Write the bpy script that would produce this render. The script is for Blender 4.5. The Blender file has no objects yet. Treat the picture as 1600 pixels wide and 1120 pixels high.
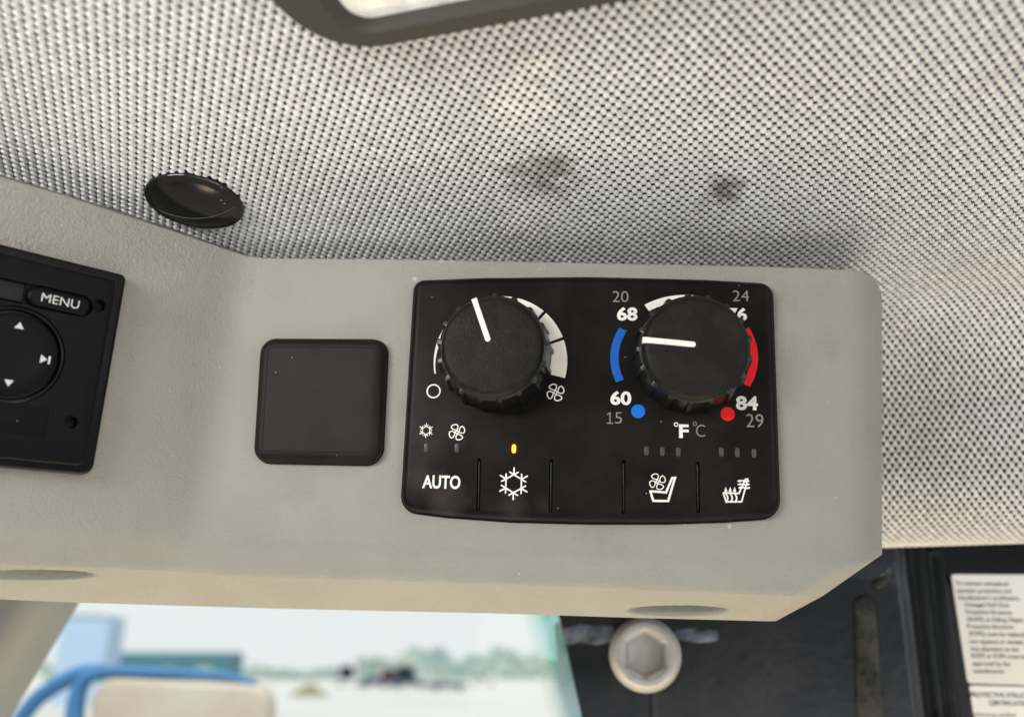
import bpy, bmesh, math, random
import numpy as np
from mathutils import Vector, Matrix

random.seed(7); rng = np.random.default_rng(7)
S = bpy.context.scene
COL = S.collection

# ------------------------------------------------------------------ camera
F = 1383.0                                   # focal length in photo pixels (1600 wide)
PITCH = math.radians(19.3)
CAM = Vector((0, 0, 2.6))
cam_d = bpy.data.cameras.new('camera'); cam = bpy.data.objects.new('camera', cam_d); COL.objects.link(cam)
cam.location = CAM; cam.rotation_euler = (math.radians(90) + PITCH, 0, 0)
cam_d.sensor_width = 36; cam_d.lens = F / 1600 * 36
cam_d.clip_start = 0.01; cam_d.clip_end = 3000
cam_d.dof.use_dof = True; cam_d.dof.focus_distance = 0.295; cam_d.dof.aperture_fstop = 6.8
S.camera = cam
RC = Matrix.Rotation(math.radians(90) + PITCH, 3, 'X')

# ------------------------------------------------------------------ world, light, exposure
wd = bpy.data.worlds.new('World'); S.world = wd; wd.use_nodes = True
bg = wd.node_tree.nodes['Background']; bg.inputs[0].default_value = (0.97, 0.98, 1.0, 1); bg.inputs[1].default_value = 0.07
S.view_settings.view_transform = 'Standard'; S.view_settings.look = 'None'
S.view_settings.exposure = 0.0; S.view_settings.gamma = 1.0; S.view_settings.use_curve_mapping = False

def lamp_area(name, loc, target, sx, sy, power, col):
    l = bpy.data.lights.new(name, 'AREA'); l.shape = 'RECTANGLE'; l.size = sx; l.size_y = sy
    l.energy = power; l.color = col
    o = bpy.data.objects.new(name, l); COL.objects.link(o)
    o.location = loc
    o.rotation_euler = (Vector(target) - Vector(loc)).to_track_quat('-Z', 'Y').to_euler()
    return o
CON = (0.0, 0.28, 2.70)
lamp_area('upper_left_fill', (-0.27, -0.07, 2.722), CON, 0.22, 0.07, 1.40, (1.0, 0.99, 0.96))  # added fill close under the headliner, no window stands here
lamp_area('left_door_light', (-0.90, -0.50, 2.70), CON, 0.6, 0.5, 0.7, (1.0, 0.98, 0.95))
lamp_area('right_window_light', (1.05, -0.60, 2.66), CON, 0.8, 0.5, 4.5, (0.94, 0.98, 1.0))
lamp_area('windscreen_light', (0.0, 0.41, 2.40), (0.0, 0.33, 2.65), 0.6, 0.10, 1.0, (1.0, 0.76, 0.42))
lamp_area('rear_window_light', (0.25, -0.75, 2.45), (0.1, 0.0, 2.85), 0.9, 0.4, 2.0, (1.0, 0.985, 0.95))
lamp_area('headliner_fill', (0.1, -0.1, 2.12), (0.05, 0.1, 2.8), 0.5, 0.5, 1.1, (1.0, 0.98, 0.93))  # added upward fill that brightens the headliner, no visible source
sun_d = bpy.data.lights.new('sun', 'SUN'); sun_d.energy = 3.5; sun_d.angle = math.radians(0.6); sun_d.color = (1, 0.99, 0.97)
sun = bpy.data.objects.new('sun', sun_d); COL.objects.link(sun); sun.location = (0, -30, 60)
sun.rotation_euler = Vector((0.15, 0.75, -1.0)).to_track_quat('-Z', 'Y').to_euler()

# ------------------------------------------------------------------ geometry helpers
def ray(px, py): return np.array([(px - 800) / F, -(py - 560) / F, -1.0])
def nrm(v): v = np.asarray(v, float); return v / np.linalg.norm(v)
def W(c): v = RC @ Vector([float(k) for k in c]); return v + CAM
def Wd(c): return RC @ Vector([float(k) for k in c])

class Frame:
    """plane in camera coordinates: origin o, axes x, y, normal n (toward the viewer)"""
    def __init__(s, o, x, n):
        s.o = np.asarray(o, float); s.n = nrm(n); x = np.asarray(x, float)
        s.x = nrm(x - s.n * (x @ s.n)); s.y = np.cross(s.n, s.x)
    def hit(s, px, py, h=0.0):
        r = ray(px, py); return r * (((s.o + s.n * h) @ s.n) / (r @ s.n))
    def loc(s, px, py, h=0.0):
        d = s.hit(px, py, h) - s.o; return (d @ s.x, d @ s.y)
    def pt(s, u, v, h=0.0): return s.o + s.x * u + s.y * v + s.n * h
    def matrix(s):
        m = Matrix.Identity(4)
        for i, a in enumerate((s.x, s.y, s.n)):
            w = Wd(a)
            for k in range(3): m[k][i] = w[k]
        o = W(s.o)
        for k in range(3): m[k][3] = o[k]
        return m

def mesh_obj(name, verts, faces, mat, parent=None, smooth=True, angle=35):
    me = bpy.data.meshes.new(name); me.from_pydata([tuple(map(float, v)) for v in verts], [], faces)
    me.validate(); me.update()
    if smooth:
        me.polygons.foreach_set('use_smooth', [True] * len(me.polygons)); me.set_sharp_from_angle(angle=math.radians(angle))
    return link(name, me, mat, parent)
def link(name, me, mat, parent=None):
    o = bpy.data.objects.new(name, me); COL.objects.link(o)
    if mat is not None:
        me.materials.clear(); me.materials.append(mat)
    if parent is not None: o.parent = parent
    return o
def thing(name, label, cat, matrix=None, group=None):
    o = bpy.data.objects.new(name, None); COL.objects.link(o); o.empty_display_size = 0.02
    if matrix is not None: o.matrix_world = matrix
    o['label'] = label; o['category'] = cat
    if group: o['group'] = group
    return o
def tag(o, label, cat, group=None):
    o['label'] = label; o['category'] = cat
    if group: o['group'] = group
    return o

def rounded(corners, radii, seg=8):
    """closed polygon (CCW) with rounded corners"""
    n = len(corners); out = []
    if not hasattr(radii, '__len__'): radii = [radii] * n
    for i in range(n):
        p = np.array(corners[i]); a = np.array(corners[i - 1]); b = np.array(corners[(i + 1) % n])
        u = nrm(a - p); v = nrm(b - p); r = radii[i]
        if r <= 0: out.append(p); continue
        ang = math.acos(np.clip(u @ v, -1, 1)); t = r / math.tan(ang / 2)
        c = p + nrm(u + v) * (r / math.sin(ang / 2))
        s0 = p + u * t - c; s1 = p + v * t - c
        a0 = math.atan2(s0[1], s0[0]); a1 = math.atan2(s1[1], s1[0]); da = (a1 - a0 + math.pi) % (2 * math.pi) - math.pi
        for k in range(seg + 1):
            q = a0 + da * k / seg; out.append(c + r * np.array([math.cos(q), math.sin(q)]))
    return np.array(out)
def offset(poly, d):
    """inset a CCW polygon by d"""
    p = np.asarray(poly); a = np.roll(p, 1, 0); b = np.roll(p, -1, 0)
    e1 = p - a; e2 = b - p
    e1 /= np.linalg.norm(e1, axis=1)[:, None] + 1e-12; e2 /= np.linalg.norm(e2, axis=1)[:, None] + 1e-12
    n1 = np.stack([-e1[:, 1], e1[:, 0]], 1); n2 = np.stack([-e2[:, 1], e2[:, 0]], 1)
    m = n1 + n2; m /= np.linalg.norm(m, axis=1)[:, None] + 1e-12
    k = np.clip((m * n1).sum(1), .35, 1)
    return p + m * (d / k)[:, None]
def plate_data(poly, h0, h1, bevel, seg=4, back=True, dish=None):
    """rounded-edge plate; dish = (inset, depth): recessed centre"""
    rings = [(0, h0), (0, h1 - bevel)]
    for k in range(1, seg + 1):
        q = k / seg * math.pi / 2; rings.append((bevel * (1 - math.cos(q)), h1 - bevel + bevel * math.sin(q)))
    if dish:
        rings += [(bevel + dish[0], h1), (bevel + dish[0] + abs(dish[1]) * 1.2, h1 - dish[1])]
    V = []; Fc = []; n = len(poly)
    for d, h in rings:
        for p in (offset(poly, d) if d else np.asarray(poly)): V.append((p[0], p[1], h))
    for r in range(len(rings) - 1):
        for i in range(n):
            j = (i + 1) % n; Fc.append((r * n + i, r * n + j, (r + 1) * n + j, (r + 1) * n + i))
    Fc.append(tuple(range((len(rings) - 1) * n, len(rings) * n)))
    if back: Fc.append(tuple(reversed(range(n))))
    return V, Fc
def plate(name, poly, h0, h1, bevel, mat, parent, seg=4, dish=None, angle=35):
    V, Fc = plate_data(poly, h0, h1, bevel, seg, True, dish); return mesh_obj(name, V, Fc, mat, parent, True, angle)
def cut(o, cutters):
    """boolean-subtract closed (verts, faces) volumes from a mesh object"""
    tmp = []
    for V, Fc in cutters:
        c = mesh_obj('cutter', V, Fc, None, o.parent, False)
        tmp.append(c)
        m = o.modifiers.new('b', 'BOOLEAN'); m.operation = 'DIFFERENCE'; m.solver = 'EXACT'; m.object = c
    bpy.context.view_layer.update()
    dg = bpy.context.evaluated_depsgraph_get()
    me = bpy.data.meshes.new_from_object(o.evaluated_get(dg)); o.modifiers.clear(); mat = o.data.materials[0]
    o.data = me; me.materials.clear(); me.materials.append(mat)
    me.polygons.foreach_set('use_smooth', [True] * len(me.polygons)); me.set_sharp_from_angle(angle=math.radians(30))
    for c in tmp: bpy.data.objects.remove(c)
def circle(c, r, n=24, ry=None, rot=0):
    ry = r if ry is None else ry
    return np.array([(c[0] + r * math.cos(2 * math.pi * k / n + rot), c[1] + ry * math.sin(2 * math.pi * k / n + rot)) for k in range(n)])
def stroke_data(lines, w, h, th=0.00006, closed=None):
    """flat printed strokes (metres) with round ends, each line a hair higher than the last"""
    V = []; Fc = []
    for li, L in enumerate(lines):
        L = [np.array(p, float) for p in L]; cl = closed[li] if closed else False
        n = len(L); z = h + th + li * 4e-6; base = len(V)
        nn = []
        for i in range(n):
            a = L[i - 1] if (i or cl) else L[i]; b = L[(i + 1) % n] if (i < n - 1 or cl) else L[i]
            d1 = L[i] - a; d2 = b - L[i]
            d1 = nrm(d1) if np.linalg.norm(d1) > 1e-9 else nrm(d2); d2 = nrm(d2) if np.linalg.norm(d2) > 1e-9 else d1
            n1 = np.array([-d1[1], d1[0]]); n2 = np.array([-d2[1], d2[0]]); m = nrm(n1 + n2); nn.append(m / max(.5, m @ n1))
        for i in range(n):
            V += [(*(L[i] + nn[i] * w / 2), z), (*(L[i] - nn[i] * w / 2), z)]
        for i in range(n if cl else n - 1):
            j = (i + 1) % n; Fc.append((base + 2 * i, base + 2 * i + 1, base + 2 * j + 1, base + 2 * j))
        if not cl:
            for e, s in ((0, 1), (n - 1, -1)):
                d = nrm(L[1] - L[0]) if e == 0 else nrm(L[-2] - L[-1]); t = math.atan2(d[1], d[0])
                b0 = len(V); K = 6
                for k in range(K + 1):
                    q = t + math.pi / 2 + math.pi * k / K; V.append((L[e][0] + w / 2 * math.cos(q), L[e][1] + w / 2 * math.sin(q), z - 2e-6))
                Fc.append(tuple(range(b0, b0 + K + 1)))
    return V, Fc
def flat(name, poly, h, mat, parent):
    """thin printed patch, 0.06 mm thick"""
    return mesh_obj(name, *prism(poly, h, h + 6e-5), mat, parent, False)
def prism(poly, h0, h1):
    n = len(poly); V = [(p[0], p[1], h0) for p in poly] + [(p[0], p[1], h1) for p in poly]
    Fc = [tuple(range(n, 2 * n)), tuple(reversed(range(n)))] + [(i, (i + 1) % n, n + (i + 1) % n, n + i) for i in range(n)]
    return V, Fc
def text_mesh(s, bold=0.0):
    c = bpy.data.curves.new('t', 'FONT'); c.body = s; c.offset = bold; c.resolution_u = 4; c.size = 1
    o = bpy.data.objects.new('t', c); COL.objects.link(o); bpy.context.view_layer.update()
    me = bpy.data.meshes.new_from_object(o.evaluated_get(bpy.context.evaluated_depsgraph_get()))
    bpy.data.objects.remove(o); bpy.data.curves.remove(c); return me
def text_part(name, s, frame, box, h, mat, parent, bold=0.0, rot=0.0, local=None):
    """text fitted to a pixel box (x0,y0,x1,y1) of the photo lying on frame at height h; or to a local box (cx,cy,w,h)"""
    me = text_mesh(s, bold)
    co = np.array([v.co[:] for v in me.vertices]); lo = co.min(0); hi = co.max(0)
    if local: cx, cy, w, hh = local
    else:
        a = np.array(frame.loc(box[0], box[3], h)); b = np.array(frame.loc(box[2], box[1], h))
        cx, cy = (a + b) / 2; w, hh = b - a
    sx = w / (hi[0] - lo[0]); sy = hh / (hi[1] - lo[1]); cr, sr = math.cos(rot), math.sin(rot)
    for v in me.vertices:
        x = (v.co.x - (lo[0] + hi[0]) / 2) * sx; y = (v.co.y - (lo[1] + hi[1]) / 2) * sy
        v.co = (cx + x * cr - y * sr, cy + x * sr + y * cr, h + 6e-5)
    return link(name, me, mat, parent)
def lathe_data(prof, n, c=(0, 0), rib=None):
    """prof: list of (r, z); rib(theta, r, z) -> r"""
    V = []; Fc = []
    for r, z in prof:
        for k in range(n):
            t = 2 * math.pi * k / n; q = rib(t, r, z) if rib else r
            V.append((c[0] + q * math.cos(t), c[1] + q * math.sin(t), z))
    for i in range(len(prof) - 1):
        for k in range(n):
            j = (k + 1) % n; Fc.append((i * n + k, i * n + j, (i + 1) * n + j, (i + 1) * n + k))
    Fc.append(tuple(range((len(prof) - 1) * n, len(prof) * n)))
    return V, Fc
def box_data(lo, hi):
    x0, y0, z0 = lo; x1, y1, z1 = hi
    V = [(x0, y0, z0), (x1, y0, z0), (x1, y1, z0), (x0, y1, z0), (x0, y0, z1), (x1, y0, z1), (x1, y1, z1), (x0, y1, z1)]
    return V, [(3, 2, 1, 0), (4, 5, 6, 7), (0, 1, 5, 4), (1, 2, 6, 5), (2, 3, 7, 6), (3, 0, 4, 7)]

# ------------------------------------------------------------------ materials
def mat(name, col, rough=0.5, spec=0.5, bump=None, bump2=None, mottle=None, specks=None, metal=0.0, emit=None):
    """bump=(scale, strength, distance); mottle=(scale, colour2, lo, hi); specks=(scale, size, chance, colour)"""
    m = bpy.data.materials.new(name); m.use_nodes = True; nt = m.node_tree; b = nt.nodes['Principled BSDF']
    b.inputs['Base Color'].default_value = (*col, 1); b.inputs['Roughness'].default_value = rough
    b.inputs['Specular IOR Level'].default_value = spec; b.inputs['Metallic'].default_value = metal
    N = nt.nodes.new; L = nt.links.new
    tc = N('ShaderNodeTexCoord').outputs['Object']
    cur = None
    if mottle:
        t = N('ShaderNodeTexNoise'); t.inputs['Scale'].default_value = mottle[0]; t.inputs['Detail'].default_value = 5; t.inputs['Roughness'].default_value = .65; L(tc, t.inputs['Vector'])
        r = N('ShaderNodeMapRange'); r.inputs[1].default_value = mottle[2]; r.inputs[2].default_value = mottle[3]; L(t.outputs['Fac'], r.inputs[0])
        x = N('ShaderNodeMix'); x.data_type = 'RGBA'; x.inputs[6].default_value = (*col, 1); x.inputs[7].default_value = (*mottle[1], 1)
        L(r.outputs[0], x.inputs[0]); cur = x.outputs[2]
    if specks:
        v = N('ShaderNodeTexVoronoi'); v.inputs['Scale'].default_value = specks[0]; L(tc, v.inputs['Vector'])
        a = N('ShaderNodeMath'); a.operation = 'LESS_THAN'; a.inputs[1].default_value = specks[1]; L(v.outputs['Distance'], a.inputs[0])
        sp = N('ShaderNodeSeparateColor'); L(v.outputs['Color'], sp.inputs[0])
        c = N('ShaderNodeMath'); c.operation = 'LESS_THAN'; c.inputs[1].default_value = specks[2]; L(sp.outputs[0], c.inputs[0])
        q = N('ShaderNodeMath'); q.operation = 'MULTIPLY'; L(a.outputs[0], q.inputs[0]); L(c.outputs[0], q.inputs[1])
        x = N('ShaderNodeMix'); x.data_type = 'RGBA'; x.inputs[7].default_value = (*specks[3], 1); L(q.outputs[0], x.inputs[0])
        if cur: L(cur, x.inputs[6])
        else: x.inputs[6].default_value = (*col, 1)
        cur = x.outputs[2]
    if cur: L(cur, b.inputs['Base Color'])
    prev = None
    for bp in (bump, bump2):
        if not bp: continue
        t = N('ShaderNodeTexNoise'); t.inputs['Scale'].default_value = bp[0]; t.inputs['Detail'].default_value = 3; L(tc, t.inputs['Vector'])
        u = N('ShaderNodeBump'); u.inputs['Strength'].default_value = bp[1]; u.inputs['Distance'].default_value = bp[2]; L(t.outputs['Fac'], u.inputs['Height'])
        if prev: L(prev, u.inputs['Normal'])
        prev = u.outputs[0]
    if prev: L(prev, b.inputs['Normal'])
    if emit: b.inputs['Emission Color'].default_value = (*emit[0], 1); b.inputs['Emission Strength'].default_value = emit[1]
    m['nodes_out'] = 1
    return m
M = {}
M['console'] = mat('grey_grained_plastic', (.327, .317, .284), .60, .35, (1050, .55, .0007), (300, .2, .0012), (30, (.290, .281, .251), .35, .75), (420, .12, .016, (.50, .48, .43)))
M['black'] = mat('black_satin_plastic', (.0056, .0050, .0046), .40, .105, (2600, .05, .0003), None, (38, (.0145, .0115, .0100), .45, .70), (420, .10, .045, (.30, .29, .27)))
M['radio'] = mat('black_radio_plastic', (.0035, .0035, .004), .45, .12, (3000, .08, .0003), None, None, (500, .10, .008, (.2, .2, .2)))
M['gloss'] = mat('glossy_black_plastic', (.004, .004, .005), .30, .22)
M['knob'] = mat('black_knob_plastic', (.0065, .006, .0057), .50, .2, (1100, .38, .0006), (2400, .2, .0004), (120, (.016, .0145, .0125), .45, .75))
M['skirt'] = mat('black_ribbed_plastic', (.007, .007, .0072), .34, .4, (700, .12, .0005), None, (240, (.03, .029, .025), .62, .74))
M['deep'] = mat('deep_black', (.002, .002, .002), .6, .2)
M['white'] = mat('white_print', (.88, .86, .82), .5, .3)
M['ivory'] = mat('ivory_print', (.88, .85, .78), .5, .3, None, None, (260, (.36, .34, .27), .60, .80))
M['grey'] = mat('grey_print', (.25, .245, .24), .5, .3)
M['blue'] = mat('blue_print', (.0, .115, .50), .5, .3)
M['dotblue'] = mat('bright_blue_print', (.0, .17, .72), .5, .3)
M['red'] = mat('red_print', (.95, .004, .012), .5, .3)
M['led_off'] = mat('smoked_lens', (.055, .053, .052), .35, .4)
M['led_on'] = mat('amber_lens', (.9, .3, .0), .4, .3, emit=((1.0, .22, .002), 1.1))
M['led_core'] = mat('amber_core', (.9, .6, .1), .4, .3, emit=((1.0, .44, .012), 1.3))
M['pointer'] = mat('white_pointer_plastic', (.88, .86, .82), .45, .4, (900, .15, .0003))
M['radio_white'] = mat('radio_white_print', (.62, .62, .62), .5, .3)
M['cover'] = mat('black_soft_plastic', (.0095, .0082, .007), .52, .15, (1800, .1, .0003), None, (30, (.019, .0165, .0145), .4, .75), (380, .10, .03, (.3, .29, .27)))
M['backing'] = mat('dark_foam_backing', (.050, .046, .042), .9, .1)
M['plug'] = mat('glossy_black_plug', (.006, .006, .007), .16, .5, (700, .03, .0004), None, None, (360, .11, .03, (.3, .3, .28)))
M['capline'] = mat('dark_grey_line', (.10, .095, .085), .4, .4)
M['hatch'] = mat('dark_rubber_trim', (.050, .045, .036), .7, .3, (500, .12, .0005), None, None, (220, .14, .02, (.13, .12, .10)))
M['hatchpane'] = mat('opal_hatch_pane', (.74, .72, .66), .6, .3, (140, .8, .004), None, (60, (.60, .58, .52), .35, .7), emit=((1.0, .965, .89), .28))
M['post'] = mat('dark_painted_steel', (.011, .0140, .0195), .32, .32, (180, .16, .0015), None, (26, (.026, .028, .034), .45, .7))
M['post2'] = mat('black_painted_steel', (.007, .008, .009), .32, .28, (120, .2, .002), None, (60, (.035, .035, .036), .60, .8))
M['scuff'] = mat('worn_grey_paint', (.055, .053, .050), .5, .3, (150, .6, .003), None, (60, (.016, .018, .019), .40, .56))
M['skyglint'] = mat('painted_sky_reflection', (.026, .028, .033), .5, .3, (200, .3, .001), None, (55, (.21, .25, .34), .42, .62))  # sky reflection on the dark steel, put into the colour
M['bolt'] = mat('pale_painted_bolt', (.53, .525, .51), .34, .5, (300, .2, .001), None, (90, (.42, .405, .385), .4, .7))
M['pillar'] = mat('grey_pillar_plastic', (.265, .262, .245), .6, .35, (900, .3, .0008))
M['seal'] = mat('black_rubber_seal', (.006, .006, .006), .6, .3)
M['paper'] = mat('cream_label_film', (.60, .575, .52), .55, .3)
M['ink'] = mat('grey_label_ink', (.07, .066, .062), .6, .2)
M['frit'] = mat('green_frit_enamel', (.10, .50, .36), .4, .4, None, None, (22, (.42, .66, .85), .42, .58))

# ------------------------------------------------------------------ the planes of the cab (camera coordinates)
e1 = np.array([1, -.015, .087]); e2 = np.array([.159, 4.79, -1]); nA = nrm(np.cross(e1, e2))
FA = Frame(ray(920, 620) * .30, e1, nA)                       # console front
h1 = FA.hit(385, 402); h2 = FA.hit(300, 845); q0 = ray(0, 550) * .262
nB = nrm(np.cross(h2 - h1, q0 - h1));
if nB[2] < 0: nB = -nB
_tmp = Frame(h1, [1, 0, 0], nB)
tr, br, tl, bl = _tmp.hit(195, 435), _tmp.hit(130, 740), _tmp.hit(0, 387), _tmp.hit(0, 728)
FB = Frame(tr, nrm(tr - tl) + nrm(br - bl), nB)               # console left wing (carries the radio)
NC = np.array([.0207, 1., -.4477]); HC = NC @ ray(900, 400) * .33
cx_ = np.array([2.966, .2435, .681])
FC = Frame(ray(900, 400) * .33, cx_, -NC)                     # ceiling, normal pointing down at us
LA = 3.0526e-3; LB = 4.5967e-3; SH = -.0425                   # weave pitch
# FC.y = n x x : check that it runs away from the camera
if FC.y[2] > 0: AWAY = -1.0
else: AWAY = 1.0

# ------------------------------------------------------------------ headliner (ceiling, cove and rear wall)
bend0 = (FC.hit(1450, 452) - FC.o) @ FC.y * AWAY              # arclength where the cove starts
R1, A1 = .045, math.radians(74); WALL = .026; R2, A2 = .034, math.radians(84)
def prof(t):
    """arclength t along the away direction -> (away, down, angle)"""
    if t <= bend0: return t, 0., 0.
    u = t - bend0
    if u < R1 * A1: q = u / R1; return bend0 + R1 * math.sin(q), R1 * (1 - math.cos(q)), q
    x, y = bend0 + R1 * math.sin(A1), R1 * (1 - math.cos(A1)); u -= R1 * A1
    if u < WALL: return x + u * math.cos(A1), y + u * math.sin(A1), A1
    x, y = x + WALL * math.cos(A1), y + WALL * math.sin(A1); u -= WALL
    q = min(u / R2, A2); a = A1 - q
    x2 = x + R2 * (math.sin(A1) - math.sin(a)); y2 = y + R2 * (math.cos(a) - math.cos(A1))
    u2 = u - q * R2
    return x2 + u2 * math.cos(a), y2 + u2 * math.sin(a), a
TEND = bend0 + R1 * A1 + WALL + R2 * A2 + .01
def ceil_pt(s, t, h=0.):
    x, y, a = prof(t); dirn = FC.y * AWAY
    nn = FC.n * math.cos(a) - dirn * math.sin(a)
    return FC.o + FC.x * s + dirn * x + FC.n * y + nn * h, dirn * math.cos(a) + FC.n * math.sin(a), nn

def spots(m, pts, scale):
    """blend noisy-edged patches into a material's base colour: pts = (local point, radius, strength, colour)"""
    nt = m.node_tree; N = nt.nodes.new; L = nt.links.new; b = nt.nodes['Principled BSDF']; inp = b.inputs['Base Color']
    cur = inp.links[0].from_socket; tc = N('ShaderNodeTexCoord').outputs['Object']
    sn = N('ShaderNodeTexNoise'); sn.inputs['Scale'].default_value = scale; sn.inputs['Detail'].default_value = 4; L(tc, sn.inputs['Vector'])
    for p, rad, st_, col in pts:
        d = N('ShaderNodeVectorMath'); d.operation = 'DISTANCE'; d.inputs[1].default_value = p; L(tc, d.inputs[0])
        ad = N('ShaderNodeMath'); ad.operation = 'MULTIPLY_ADD'; ad.inputs[1].default_value = rad * 1.8; L(sn.outputs['Fac'], ad.inputs[0]); L(d.outputs['Value'], ad.inputs[2])
        mr = N('ShaderNodeMapRange'); mr.inputs[1].default_value = rad * .9; mr.inputs[2].default_value = rad * 2.0; mr.inputs[3].default_value = st_; mr.inputs[4].default_value = 0; L(ad.outputs[0], mr.inputs[0])
        x = N('ShaderNodeMix'); x.data_type = 'RGBA'; L(mr.outputs[0], x.inputs[0]); L(cur, x.inputs[6]); x.inputs[7].default_value = (*col, 1); cur = x.outputs[2]
    L(cur, inp)
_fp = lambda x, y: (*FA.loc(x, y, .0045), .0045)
spots(M['black'], [(_fp(690, 782), .0085, .85, (.052, .040, .034)), (_fp(655, 745), .006, .5, (.040, .032, .027)), (_fp(800, 792), .0065, .6, (.045, .034, .029)), (_fp(850, 788), .004, .4, (.045, .034, .029)),  # warm sheen, mostly lower left, painted into the panel colour
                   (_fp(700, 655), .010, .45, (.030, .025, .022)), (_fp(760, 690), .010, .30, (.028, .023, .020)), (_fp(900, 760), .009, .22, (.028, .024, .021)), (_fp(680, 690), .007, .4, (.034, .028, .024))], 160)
_cp = lambda x, y: tuple(W(FA.hit(x, y)))
spots(M['console'], [(_cp(x, y), r, .75, (.62, .60, .54)) for x, y, r in ((690, 407, .0009), (705, 407, .0006), (1020, 413, .0008), (1052, 414, .0006), (560, 405, .0007), (880, 410, .0007), (1140, 822, .0009), (1070, 818, .0007), (648, 436, .0008), (1345, 425, .0009), (420, 404, .0006))]
      + [(_cp(x, y), r, .35, (.24, .225, .19)) for x, y, r in ((1225, 470, .007), (625, 640, .006), (930, 838, .010), (470, 760, .008), (1290, 540, .006))], 260)
def fabric():
    m = bpy.data.materials.new('woven_headliner'); m.use_nodes = True; nt = m.node_tree; b = nt.nodes['Principled BSDF']
    N = nt.nodes.new; L = nt.links.new
    b.inputs['Roughness'].default_value = .85; b.inputs['Specular IOR Level'].default_value = .2
    tc = N('ShaderNodeTexCoord').outputs['Object']
    base = (.775, .775, .77)
    big = N('ShaderNodeTexNoise'); big.inputs['Scale'].default_value = 26; big.inputs['Detail'].default_value = 4; L(tc, big.inputs['Vector'])
    r = N('ShaderNodeMapRange'); r.inputs[1].default_value = .35; r.inputs[2].default_value = .7; L(big.outputs['Fac'], r.inputs[0])
    x = N('ShaderNodeMix'); x.data_type = 'RGBA'; x.inputs[6].default_value = (*base, 1); x.inputs[7].default_value = (.71, .705, .70, 1); L(r.outputs[0], x.inputs[0])
    cur = x.outputs[2]
    tv = N('ShaderNodeTexNoise'); tv.inputs['Scale'].default_value = 420; tv.inputs['Detail'].default_value = 2; L(tc, tv.inputs['Vector'])
    tr_ = N('ShaderNodeMapRange'); tr_.inputs[1].default_value = .3; tr_.inputs[2].default_value = .7; tr_.inputs[3].default_value = .80; tr_.inputs[4].default_value = 1.12; L(tv.outputs['Fac'], tr_.inputs[0])
    hv = N('ShaderNodeMix'); hv.data_type = 'RGBA'; hv.blend_type = 'MULTIPLY'; hv.inputs[0].default_value = 1; L(cur, hv.inputs[6]); L(tr_.outputs[0], hv.inputs[7]); cur = hv.outputs[2]
    sn = N('ShaderNodeTexNoise'); sn.inputs['Scale'].default_value = 130; sn.inputs['Detail'].default_value = 3; L(tc, sn.inputs['Vector'])
    # stains: (photo px, py, radius m, strength, colour)
    for px, py, rad, st, col in ((843, 282, .013, .62, (.17, .14, .11)), (862, 262, .007, .5, (.17, .14, .11)), (1133, 290, .0075, .85, (.16, .15, .14)), (1120, 315, .008, .35, (.2, .18, .15)),
                                 (806, 165, .0095, .75, (1., .98, .93)), (826, 325, .011, .6, (.92, .88, .82)), (795, 352, .006, .6, (.95, .93, .88)), (840, 108, .006, .6, (.97, .95, .88))):
        p = W(FC.hit(px, py))
        d = N('ShaderNodeVectorMath'); d.operation = 'DISTANCE'; d.inputs[1].default_value = p; L(tc, d.inputs[0])
        ad = N('ShaderNodeMath'); ad.operation = 'MULTIPLY_ADD'; ad.inputs[1].default_value = rad * 2.2; L(sn.outputs['Fac'], ad.inputs[0]); L(d.outputs['Value'], ad.inputs[2])
        mr = N('ShaderNodeMapRange'); mr.inputs[1].default_value = rad * 1.35; mr.inputs[2].default_value = rad * 2.3; mr.inputs[3].default_value = st; mr.inputs[4].default_value = 0; L(ad.outputs[0], mr.inputs[0])
        x = N('ShaderNodeMix'); x.data_type = 'RGBA'; L(mr.outputs[0], x.inputs[0]); L(cur, x.inputs[6]); x.inputs[7].default_value = (*col, 1); cur = x.outputs[2]
    L(cur, b.inputs['Base Color'])
    fb = N('ShaderNodeTexNoise'); fb.inputs['Scale'].default_value = 2600; L(tc, fb.inputs['Vector'])
    u = N('ShaderNodeBump'); u.inputs['Strength'].default_value = .7; u.inputs['Distance'].default_value = .0004; L(fb.outputs['Fac'], u.inputs['Height']); L(u.outputs[0], b.inputs['Normal'])
    return m
M['fabric'] = fabric()

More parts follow.
